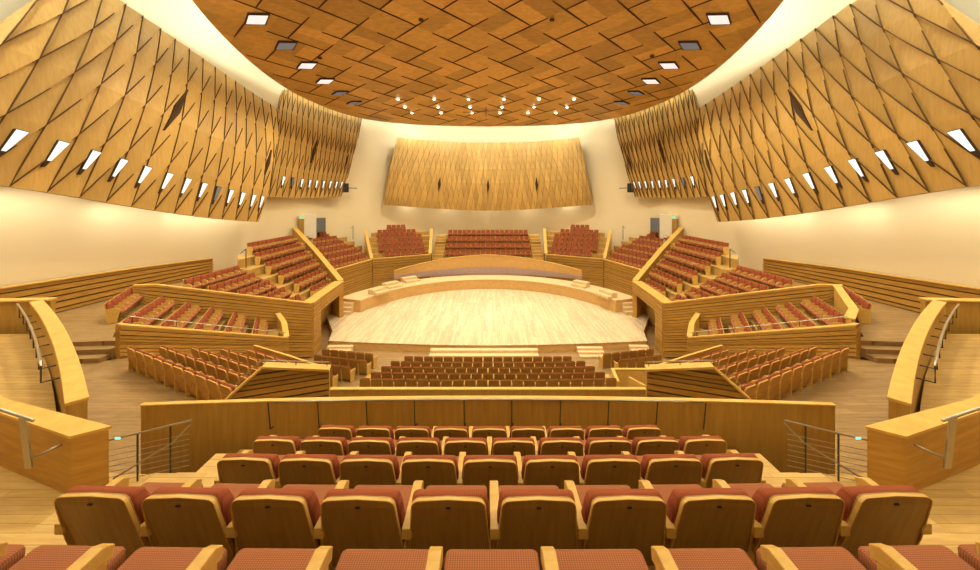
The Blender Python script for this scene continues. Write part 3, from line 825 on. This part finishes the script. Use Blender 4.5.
    stair_bands(polyL, .46, 5, True); stair_bands(polyR, .60, 6, True)
    struct('floor', bm, M['stair'])
    yn = [21.5, 20.5, 20.0, 19.1, 18.7]
    for k in range(5):
        x = -12.1-k; z = 2.66+.46*k; ps = seats_between((x, yn[k]+.15), (x, 23.0))
        for i, p in enumerate(ps):
            put_seat('small', *m(p[0]-.35, p[1]), z, m(1, 0)[:2], 'terracotta seat, %s from near end, %s row, near section of %s upper terrace' % (ORD[i], ORD[k], sd), 'near upper terrace seats '+sd,
                     end=((i == len(ps)-1) if s == 1 else (i == 0)))
    yf = [27.3, 28.3, 29.1, 29.9, 30.7, 31.2]; y0s = [24.4, 24.1, 24.0, 24.2, 24.6, 25.3]
    for k in range(6):
        x = -12.1-k; z = 2.66+.60*k
        for p in seats_between((x, y0s[k]), (x, yf[k]-.1)): stuff_seat(*m(p[0]-.35, p[1]), z, m(1, 0)[:2])
    # ---- MIDDLE box ------------------------------------------------------
    P1 = (-13.4,12.6); P2 = (-9.7,17.0)
    ml = parapet('ribbed timber front wall of the %s middle seating box' % sd, mp([(-13.5,12.75,5.12,3.9),(P1[0]+.1,P1[1]+.1,5.10,.0),(P2[0],P2[1],2.95,.0)]), side=-sg, ribs=36, t=.10, seed=6, dep=.07, capw=(.03,.02), capz=.04)
    lo = Vector(ml.location)
    p0 = Vector(m(-13.3,12.95,5.35)); p1 = Vector(m(-9.85,17.05,3.2))
    bm = bmesh.new(); tube(bm, [p0-lo, p1-lo], .018); obj('handrail', bm, M['metal'], ml)
    for t in (.02, .25, .5, .75, .98):
        q = p0.lerp(p1, t)-lo; bm = bmesh.new(); tube(bm, [q, q-Vector((0, 0, .22))], .012); obj('rail_post', bm, M['dmetal'], ml)
    parapet('short pale return wall at the inner end of the %s middle box' % sd, mp([(P2[0]-.05,P2[1]+.1,2.95,.3),(-10.9,18.9,3.0,.3),(-12.2,20.5,3.0,.3)]), side=-sg, ribs=0, t=.16, body='cap', capw=(.04,.06))
    if s == 1:
        parapet('plain timber partition between the right middle box and gallery seats', mp([(-13.5,13.0,5.2,3.9),(-14.8,14.1,5.2,3.9),(-17.1,17.1,5.45,3.9)]), side=sg, ribs=0, t=.14, body='cap')
    # rows: near ends / far ends measured on the photograph
    near = [(-11.56,17.5),(-12.3,16.65),(-13.0,15.75),(-13.7,14.9),(-14.4,14.0)]
    far = [(-13.0,20.0),(-13.9,19.5),(-14.75,18.95),(-15.5,18.35),(-16.3,17.75)]
    zts = [3.0,3.45,3.9,4.35,4.8]
    bm = bmesh.new()
    for k in range(5):
        n_, f_ = Vector(near[k]), Vector(far[k]); dv = (f_-n_).normalized(); fd = Vector((dv.y, -dv.x))
        if k < 4: step = (Vector(near[k+1])-n_)
        zf = zts[k]-.85
        # strip polygon from just in front of this row to just in front of the next
        a1 = n_+fd*.42-dv*.55; a2 = f_+fd*.42+dv*.6
        if k == 0: a1 = a1+fd*.45+dv*.45; a2 = a2+fd*.5
        b1_ = n_+fd*.42-dv*.55+step; b2_ = f_+fd*.42+dv*.6+Vector((step.x*.85, step.y*.6))
        if k == 4: b2_ = Vector((-17.5,17.6)); b1_ = Vector((-14.6,13.9))
        prism(bm, [m(*tuple(q)) for q in (a1, a2, b2_, b1_)], .3, zf)
        n = (6,6,7,7,8)[k]; ps = seats_between(near[k], far[k], n)
        for i, p in enumerate(ps):
            p = Vector(p)-fd*.22
            put_seat('small', *m(p.x, p.y), zf, m(fd.x, fd.y), 'terracotta seat, %s from the aisle rail, %s row from stage, %s middle box' % (ORD[i], ORD[k], sd), 'middle box seats '+sd,
                     end=((i == n-1) if s == 1 else (i == 0)))
    struct('floor', bm, M['stair'])
    n_, f_ = Vector((-16.2,14.75)), Vector((-18.2,17.9)); dv = (f_-n_).normalized(); fd = Vector((dv.y, -dv.x))
    for i, p in enumerate(seats_between(tuple(n_), tuple(f_), 7)):
        put_seat('small', *m(*p), 4.41, m(fd.x, fd.y), 'terracotta seat, %s from near end of the short gallery row by the %s wainscot' % (ORD[i], sd), 'gallery row seats '+sd,
                 end=((i == 6) if s == 1 else (i == 0)))
    # ---- LOWER box --------------------------------------------------------
    fd = Vector((.43,.903)).normalized(); e = Vector((-fd.y, fd.x))
    farE = [(-12.1,11.7),(-11.7,12.45),(-11.1,13.0),(-10.5,13.6),(-9.9,14.15)]
    nseat = (10,9,8,7,5); zt5 = (4.72,4.45,4.15,3.85,3.55)
    polyLL = [(-13.2,12.75),(-13.0,12.1),(-10.5,11.3),(-6.55,8.95),(-7.3,11.6),(-6.2,12.7),(-9.6,14.55),(-10.6,15.4)]
    bm = bmesh.new()
    o0 = Vector(farE[0])
    for k in range(5):
        zf = zt5[k]-.85; c0 = fd.dot(o0)+.82*k-.25; c1 = c0+.82 if k < 4 else c0+4
        if k == 0: c0 -= 3
        q = clip(polyLL, fd.x, fd.y, c1); q = clip(q, -fd.x, -fd.y, -c0) if len(q) > 2 else q
        if len(q) > 2: prism(bm, [m(*p) for p in q], .0, zf)
        for i in range(nseat[k]):
            p = Vector(farE[k]) - e*(.3+.6*i)*1.0
            p = o0 + fd*(.82*k) + e*((Vector(farE[k])-o0).dot(e)) - e*(.28+.60*i)
            put_seat('small', *m(p.x, p.y), zf, m(fd.x, fd.y), 'seat seen from behind, %s from outer end, %s row, %s lower box' % (ORD[i], ('back','second to back','middle','fourth from back','front')[k], sd), 'lower box seats '+sd,
                     end=((i == 0) if s == 1 else (i == nseat[k]-1)))
    struct('floor', bm, M['stair'])
    q1 = Vector((-6.45,8.7)); q3 = Vector((-4.22,9.3)); ax = (q3-q1).normalized(); L_ = (q3-q1).length; nr = Vector((ax.y, -ax.x))
    lb2 = thing('parapet', 'ribbed timber end wall with sloping capped edge, %s lower box behind the balustrade' % sd, 'parapet', m(q1.x, q1.y, 3.9)); lo = Vector(lb2.location)
    bm = bmesh.new(); lay = bm.faces.layers.float.new('shade'); rq = random.Random(31)
    prof = [(0, 3.9), (L_, 3.9), (L_, 5.15), (.78, 5.41), (0, 4.73)]
    def pt(t, z, o): return Vector(m(q1.x+ax.x*t+nr.x*o, q1.y+ax.y*t+nr.y*o, z))-lo
    z = 3.9
    while z < 5.5:
        hh = rq.uniform(.09, .17); sl_ = .04
        q = clip(clip(prof, sl_, -1, -z), -sl_, 1, z+hh)
        if len(q) > 2:
            dd = .09*rq.uniform(.6, 1.1); zt_ = z+hh; full_q = q; q = clip(q, sl_, -1, -(z+hh*.22)) or q
            fr_ = [bm.verts.new(pt(t, v, dd)) for t, v in q]; bk_ = [bm.verts.new(pt(t, v, -.02)) for t, v in q]
            f_ = bm.faces.new(fr_); f_[lay] = rq.uniform(0, .7); bm.faces.new(bk_[::-1])
            for i in range(len(q)): f_ = bm.faces.new((fr_[i], fr_[(i+1)%len(q)], bk_[(i+1)%len(q)], bk_[i])); f_[lay] = 1.3  # board edges and the backing behind darkened, shade put into the colour
        z += hh
    vs = [bm.verts.new(pt(t, v, -.01)) for t, v in prof]; vb = [bm.verts.new(pt(t, v, -.14)) for t, v in prof]
    f_ = bm.faces.new(vs); f_[lay] = 1.3; bm.faces.new(vb[::-1])
    for i in range(5): bm.faces.new((vs[i], vs[(i+1)%5], vb[(i+1)%5], vb[i]))
    obj('cladding', bm, M['clad'], lb2)
    bm = bmesh.new()
    for (ta, za, tb, zb) in ((-.06, 4.70, .78, 5.43), (.78, 5.43, L_+.02, 5.17)):
        hexa(bm, [pt(ta, za-.03, .12), pt(tb, zb-.03, .12), pt(tb, zb-.03, -.16), pt(ta, za-.03, -.16)], [pt(ta, za+.03, .12), pt(tb, zb+.03, .12), pt(tb, zb+.03, -.16), pt(ta, za+.03, -.16)])
    obj('cap_board', bm, M['cap'], lb2)
    bm = bmesh.new(); tube(bm, [pt(.1, 5.0, -.05), pt(.72, 5.56, -.05), pt(L_, 5.32, -.05)], .013); obj('handrail', bm, M['metal'], lb2)
    for t, z in ((.1, 5.0), (.72, 5.56), (1.5, 5.44), (2.25, 5.33)):
        bm = bmesh.new(); tube(bm, [pt(t, z, -.05), pt(t, z-.17, -.05)], .01); obj('rail_post', bm, M['dmetal'], lb2)
    bm = bmesh.new(); prism(bm, mp([(-6.45,8.85),(-4.3,9.45),(-6.1,12.8),(-7.2,11.6)]), .0, 3.55); struct('floor', bm, M['stair'])
    parapet('low panelled timber front parapet of the %s lower box' % sd, mp([(-9.8,14.7,3.55,.0),(-7.9,13.85,3.50,.0),(-6.3,13.1,3.45,.0)]), side=sg, ribs=8, t=.06, seed=11, capw=(.01,.01), capz=.03)
    # ---- REAR blocks ------------------------------------------------------
    F1 = (-13.6,31.3); F2 = (-12.1,36.5); F3 = (-6.4,38.6)
    parapet('ribbed timber front wall of the rear %s seating block' % sd, mp([(-12.9,29.2,3.4,.5),(F1[0],F1[1],3.4,.5),(F2[0],F2[1],3.42,.5)]), side=-sg, ribs=15, t=.2, seed=12, dep=.04, cap='cap')
    parapet('ribbed timber front wall of the back corner block, %s of centre' % sd, mp([(F2[0]+.05,F2[1]+.05,3.45,.5),(F3[0],F3[1],3.62,.5)]), side=-sg, ribs=15, t=.2, seed=13, dep=.05)
    parapet('sloping divider between rear side and back corner seats, %s' % sd, mp([(F2[0]-.05,F2[1]+.25,3.5,.5),(-13.9,39.9,6.2,.5)]), side=-sg, ribs=0, t=.18, body='cap')
    parapet('sloping divider beside the back centre seats, %s' % sd, mp([(F3[0]+.05,F3[1]+.2,3.7,.5),(-6.85,42.8,6.1,.5)]), side=-sg, ribs=0, t=.18, body='cap')
    # block 1
    fd = Vector((.956,-.293)); poly = [(-13.65,31.5),(-12.3,36.4),(-14.0,39.8),(-16.2,40.1),(-18.4,36.6),(-18.7,35.0)]
    bm = bmesh.new(); o0 = Vector((-12.95,34.1)); al = Vector((.293,.956))
    for k in range(7):
        c1 = fd.dot(o0)-.3-.9*k+(1 if k == 0 else 0); c0 = c1-.9-(1 if k == 0 else 0)-(3 if k == 6 else 0)
        q = clip(poly, fd.x, fd.y, c1); q = clip(q, -fd.x, -fd.y, -c0) if len(q) > 2 else q
        zf = 3.0+.48*k
        if len(q) > 2: prism(bm, [m(*p) for p in q], .5, zf)
        cen = o0-fd*(.95+.9*k)
        for i in range(-9, 10):
            p = cen+al*(i*.56+.2)
            lim = (2.5, 2.7, 2.7, 2.6, 2.4, 2.0, 1.7)[k]
            if inside(tuple(p), poly) and inside(tuple(p+al*.3), poly) and inside(tuple(p-al*.3), poly) and abs((p-cen).dot(al)-(.35)) < lim: stuff_seat(*m(p.x, p.y), zf, m(fd.x, fd.y))
    struct('floor', bm, M['stair'])
    # block 2
    fd = Vector((.346,-.938)); al = Vector((.938,.346)); poly = [(-12.0,36.9),(-6.6,38.9),(-6.9,43.2),(-8.6,45.2),(-13.6,42.6),(-13.9,40.2)]
    bm = bmesh.new(); o0 = Vector((-9.3,37.75))
    for k in range(6):
        c1 = fd.dot(o0)-.3-.9*k+(1 if k == 0 else 0); c0 = c1-.9-(1 if k == 0 else 0)-(3 if k == 5 else 0)
        q = clip(poly, fd.x, fd.y, c1); q = clip(q, -fd.x, -fd.y, -c0) if len(q) > 2 else q
        zf = 3.25+.5*k
        if len(q) > 2: prism(bm, [m(*p) for p in q], .5, zf)
        cen = o0-fd*(.95+.9*k); lo_, hi_ = ((-1.9,2.6),(-2.3,2.9),(-2.3,2.9),(-2.3,2.7),(-2.1,2.4),(-1.3,.8))[k]
        for i in range(-9, 10):
            t_ = i*.56+.2; p = cen+al*t_
            if lo_ < t_ < hi_ and inside(tuple(p+al*.3), poly): stuff_seat(*m(p.x, p.y), zf, m(fd.x, fd.y))
    struct('floor', bm, M['stair'])
    # aisle stairs beside the centre block
    r = thing('rear_aisle_stairs', 'timber aisle stairs between the back centre and corner seats, %s' % sd, 'stairs', m(-5.6, 40, .5))
    for k in range(9):
        bm = bmesh.new(); box(bm, min(m(-6.25,0)[0], m(-5.0,0)[0])-m(-5.6,0)[0], max(m(-6.25,0)[0], m(-5.0,0)[0])-m(-5.6,0)[0], -1.3+.45*k, 4.0 if k == 8 else -1.3+.45*(k+1), 0, 2.3+.32*k)
        obj('step', bm, M['stair'], r)
    # ---- door recess in the rear corner
    dr = thing('rear_door', 'timber exit door with pale surround and grey screen by the rear %s seats' % sd, 'door', m(-17.7, 35.3, 5.6), (0.42 if s == -1 else -0.42)*1)
    bm = bmesh.new(); f = 1 if s == -1 else -1
    def bx(bm, x0, x1, y0, y1, z0, z1): box(bm, min(f*x0, f*x1), max(f*x0, f*x1), y0, y1, z0, z1)
    bx(bm, -.75, .35, -.05, 1.2, -1.6, 2.55); obj('surround', bm, M['white'], dr)
    bm = bmesh.new(); bx(bm, -1.2, -.76, -.08, 1.2, -1.6, 2.15); obj('door_leaf', bm, M['board'], dr)
    bm = bmesh.new(); bx(bm, -1.25, -.7, -.1, 1.2, 2.16, 2.5); obj('lintel', bm, M['white'], dr)
    bm = bmesh.new(); bx(bm, -1.05, -.75, -.14, -.101, 2.22, 2.40); obj('exit_sign', bm, M['green'], dr)
    bm = bmesh.new(); bx(bm, .36, 1.2, .0, 1.2, .8, 2.2); obj('grey_screen', bm, M['grey'], dr)
    # small rails
    for (px, py0, py1, Y, nm) in ((246,249,262,23.4,'upper terrace aisle'),(353,226,236,40.2,'rear side block aisle')):
        X = (px-CX)*Y/F; z0 = E-(py1-HY)*Y/F; z1 = E-(py0-HY)*Y/F
        o = thing('aisle_rail', 'slim dark aisle rail post at the top of the %s %s' % (sd, nm), 'rail', m(X, Y, z0-.4))
        bm = bmesh.new(); tube(bm, [(0,0,0),(0,0,z1-z0+.4)], .03); tube(bm, [(0,0,z1-z0+.4),(.0,-.5,z1-z0+.2)], .025); obj('post', bm, M['dmetal'], o)
    # ---- loudspeaker and small fitting on the wall
    sp = thing('wall_speaker', 'small black loudspeaker under the far end of the smaller %s panel' % sd, 'speaker', m(-15.9,38.9,10.5), (-.6 if s == -1 else .6))
    bm = bmesh.new(); box(bm, -.28, .28, -.2, .3, 0, 1.0); obj('cabinet', bm, M['black'], sp, bevel=.02)
    bm = bmesh.new(); box(bm, -.22, .22, -.23, -.201, .06, .94); obj('grille', bm, M['grey'], sp)
    bm = bmesh.new(); tube(bm, [(0,.25,.5),(0,1.5,.5)], .05); obj('bracket', bm, M['dmetal'], sp)
    x, y = m(-19.4,32.6)[:2]
    sc = thing('ceiling_spotlight', 'tiny grey spotlight on the pale ceiling cove, %s of the canopy' % sd, 'spotlight', (x, y, 18.4))
    bm = bmesh.new(); bmesh.ops.create_cone(bm, cap_ends=True, segments=10, radius1=.16, radius2=.12, depth=.4, matrix=Matrix.Rotation(math.pi/2, 4, 'Y')); obj('lamp_head', bm, M['grey'], sc)
    bm = bmesh.new(); tube(bm, [(0,0,0),(0,0,2.2)], .03); obj('stem', bm, M['grey'], sc)

# ------------------------------------------------------------------ stalls seats
for k in range(5):
    n = (17, 19, 20, 21, 22)[k]; Y = 19.5-.78*k; zf = .01+.085*k
    for i in range(n):
        x = (i-(n-1)/2)*PITCH*1.01
        stuff_seat(x, Y+x*x*.004, zf, (-x*.01, 1))
bm = bmesh.new()
for k in range(1, 5): box(bm, -6.6, 6.6, 19.5-.78*k-.3-(0 if k < 4 else .35), 19.5-.78*k+.48, .001, .008+.085*k)
struct('floor', bm, M['stair'])
for s in (-1, 1):
    for k in range(4):
        n = (6, 6, 5, 4)[k]
        if s == 1: n = (6, 5, 0, 0)[k]
        for i in range(n):
            fd = Vector((.22, 1)).normalized(); e = Vector((fd.y, -fd.x)); p = Vector((-9.55,20.55)) - fd*(.82*k) + e*(i*.56+.1*k)
            stuff_seat(p.x if s == -1 else -p.x, p.y, .01, (fd.x if s == -1 else -fd.x, fd.y))
# back centre block
cent = [(39.9+.9*k, 3.1+.68*k) for k in range(4)]
bm = bmesh.new()
for k, (y, z) in enumerate(cent): box(bm, -4.95, 4.95, y-.55 if k else y-1.0, y+.35 if k < 3 else y+2.5, .5, z)
struct('floor', bm, M['stair'])
for y, z in cent:
    for i in range(17): stuff_seat((i-8)*.57, y, z, (0, -1))
so = obj('auditorium_seats', stuff_bm, [M['shell'], M['fabred'], M['fablight'], M['edge']])
tag(so, 'distant terracotta seats filling the stalls, rear blocks and far upper terraces', 'seats', kind='stuff')

parapet('low timber parapet behind the last row of stalls seats', [(-7.05,15.55,1.2,0),(7.05,15.55,1.2,0)], side=-1, ribs=0, t=.14, body='board', capw=(.03,.03))
# control pen on the right of the stalls
parapet('small L-shaped timber control pen right of the stalls', [(9.3,17.9,1.0,0),(6.3,17.9,1.0,0),(6.1,16.6,1.0,0)], side=-1, ribs=0, t=.12, body='cap', capw=(.02,.02))
pn = thing('pen_gate', 'open timber side panel of the control pen right of the stalls', 'gate', (7.2, 16.6, 0), .5)
bm = bmesh.new(); box(bm, -.05, .05, -.6, .6, 0, 1.0); obj('gate_panel', bm, M['edge'], pn, bevel=.01)

# hanging microphone bar under the canopy
x, y = solve_canopy(486, 104)
hm = thing('hanging_microphone', 'small blue rod and dark bar hanging under the far end of the canopy', 'microphone', (x, y, canopy_z(x, y)-.25))
bm = bmesh.new(); tube(bm, [(0,0,0),(0,0,-.95)], .05); obj('rod', bm, M['blue'], hm)
bm = bmesh.new(); tube(bm, [(-2.2,0,-.55),(2.0,0,-.35)], .025); obj('bar', bm, M['black'], hm)

# ------------------------------------------------------------------ lights
def light(kind, name, loc, energy, color, target=None, **kw):
    l = bpy.data.lights.new(name, kind); l.energy = energy; l.color = color
    for k, v in kw.items(): setattr(l, k, v)
    o = bpy.data.objects.new(name, l); col.objects.link(o); o.location = loc
    if target is not None: o.rotation_euler = (Vector(target)-Vector(loc)).to_track_quat('-Z', 'Y').to_euler()
    return o
WARM = (1, .88, .60); WHITE = (1, .95, .87)
for (x, y) in ((-5,33),(0,34),(5,33),(-5,26),(0,26),(5,26)):
    light('SPOT', 'stage_spotlight', (x, y, canopy_z(x, y)-.5), 2300, WHITE, (x*1.1, y-1.5, .5), spot_size=math.radians(58), spot_blend=.8, shadow_soft_size=.25)
for (x, y, e) in ((-9,14,1),(0,12.5,1),(9,14,1),(-13,21,1.1),(13,21,1.1),(-13.5,29,1.1),(13.5,29,1.1),(-8,37,1.1),(8,37,1.1),(0,38.6,1),(-5,18,1),(5,18,1)):
    light('SPOT', 'house_downlight', (x, y, canopy_z(x, y)-.5), 2300*e, WARM, (x*1.05, y, 0), spot_size=math.radians(150), spot_blend=1, shadow_soft_size=.6)
for (x, y, e) in ((-9,5,1),(0,3,1),(9,5,1),(0,-2,.6),(-16,9,.8),(16,9,.8)):
    light('SPOT', 'gallery_fill_light', (x, y, 21), 1250*e, WARM, (x, y+2, 3), spot_size=math.radians(150), spot_blend=1, shadow_soft_size=1.0)  # unseen fill lamps added to brighten the near tiers
# cove lights above the canopy washing the ceiling and upper walls
for (x, y) in ((-12,14),(12,14),(-13,24),(13,24),(-10,34),(10,34),(0,36),(0,16)):
    light('AREA', 'upper_wash_light', (x, y, canopy_z(x, y)+1.0), 900, (.97, 1, .90), (x*1.6, y+(y-24)*.4, 30), shape='DISK', size=3)
# wall washers hidden behind the lower edges of the timber panels
for sx in (-1, 1):
    for (x, y, z) in ((-19.3,8,10.6),(-19.2,12,10.4),(-19.2,16,10.0),(-19.2,20,9.4),(-19.1,24,9.0),(-19.1,27.0,9.4)):
        light('AREA', 'wall_washer', (sx*-x, y, z), 62, (1, .86, .62), (sx*20.6 if y < 35 else sx*17.5, y+.3, 4.0), shape='RECTANGLE', size=4.2, size_y=.5)
for x in (-10, -5, 0, 5, 10):
    light('AREA', 'wall_washer', (x, 45.6-abs(x)*.16, 10.2), 60, (1, .86, .62), (x*1.02, 46.5-abs(x)*.1, 5), shape='DISK', size=.9)
    light('AREA', 'panel_washer', (x*.9, 41.6, 19.5), 170, (1, .92, .75), (x*.95, 44.4, 12), shape='DISK', size=.8)
for sx in (-1, 1):  # unseen lamps added to brighten the near upper corners
    light('AREA', 'upper_wash_light', (sx*16, 8, 19.5), 500, (.97, 1, .90), (sx*20, 13, 24), shape='DISK', size=2.5)
    light('AREA', 'upper_wash_light', (sx*15, 3, 19.5), 350, (.97, 1, .90), (sx*20.5, 6, 22), shape='DISK', size=2.5)
w_ = bpy.data.worlds.new('world'); scn.world = w_; w_.use_nodes = True
bg = w_.node_tree.nodes['Background']; bg.inputs[0].default_value = (1, .86, .62, 1); bg.inputs[1].default_value = .5

# ------------------------------------------------------------------ camera
cam = bpy.data.cameras.new('camera'); co = bpy.data.objects.new('camera', cam); col.objects.link(co)
co.location = (0, 0, E); co.rotation_euler = (math.pi/2, 0, 0)
cam.sensor_width = 36; cam.lens = 36*F/980; cam.shift_x = 2/980; cam.shift_y = -85/980; cam.clip_start = .05; cam.clip_end = 300
scn.camera = co
scn.view_settings.view_transform = 'Standard'
scn.view_settings.exposure = .22
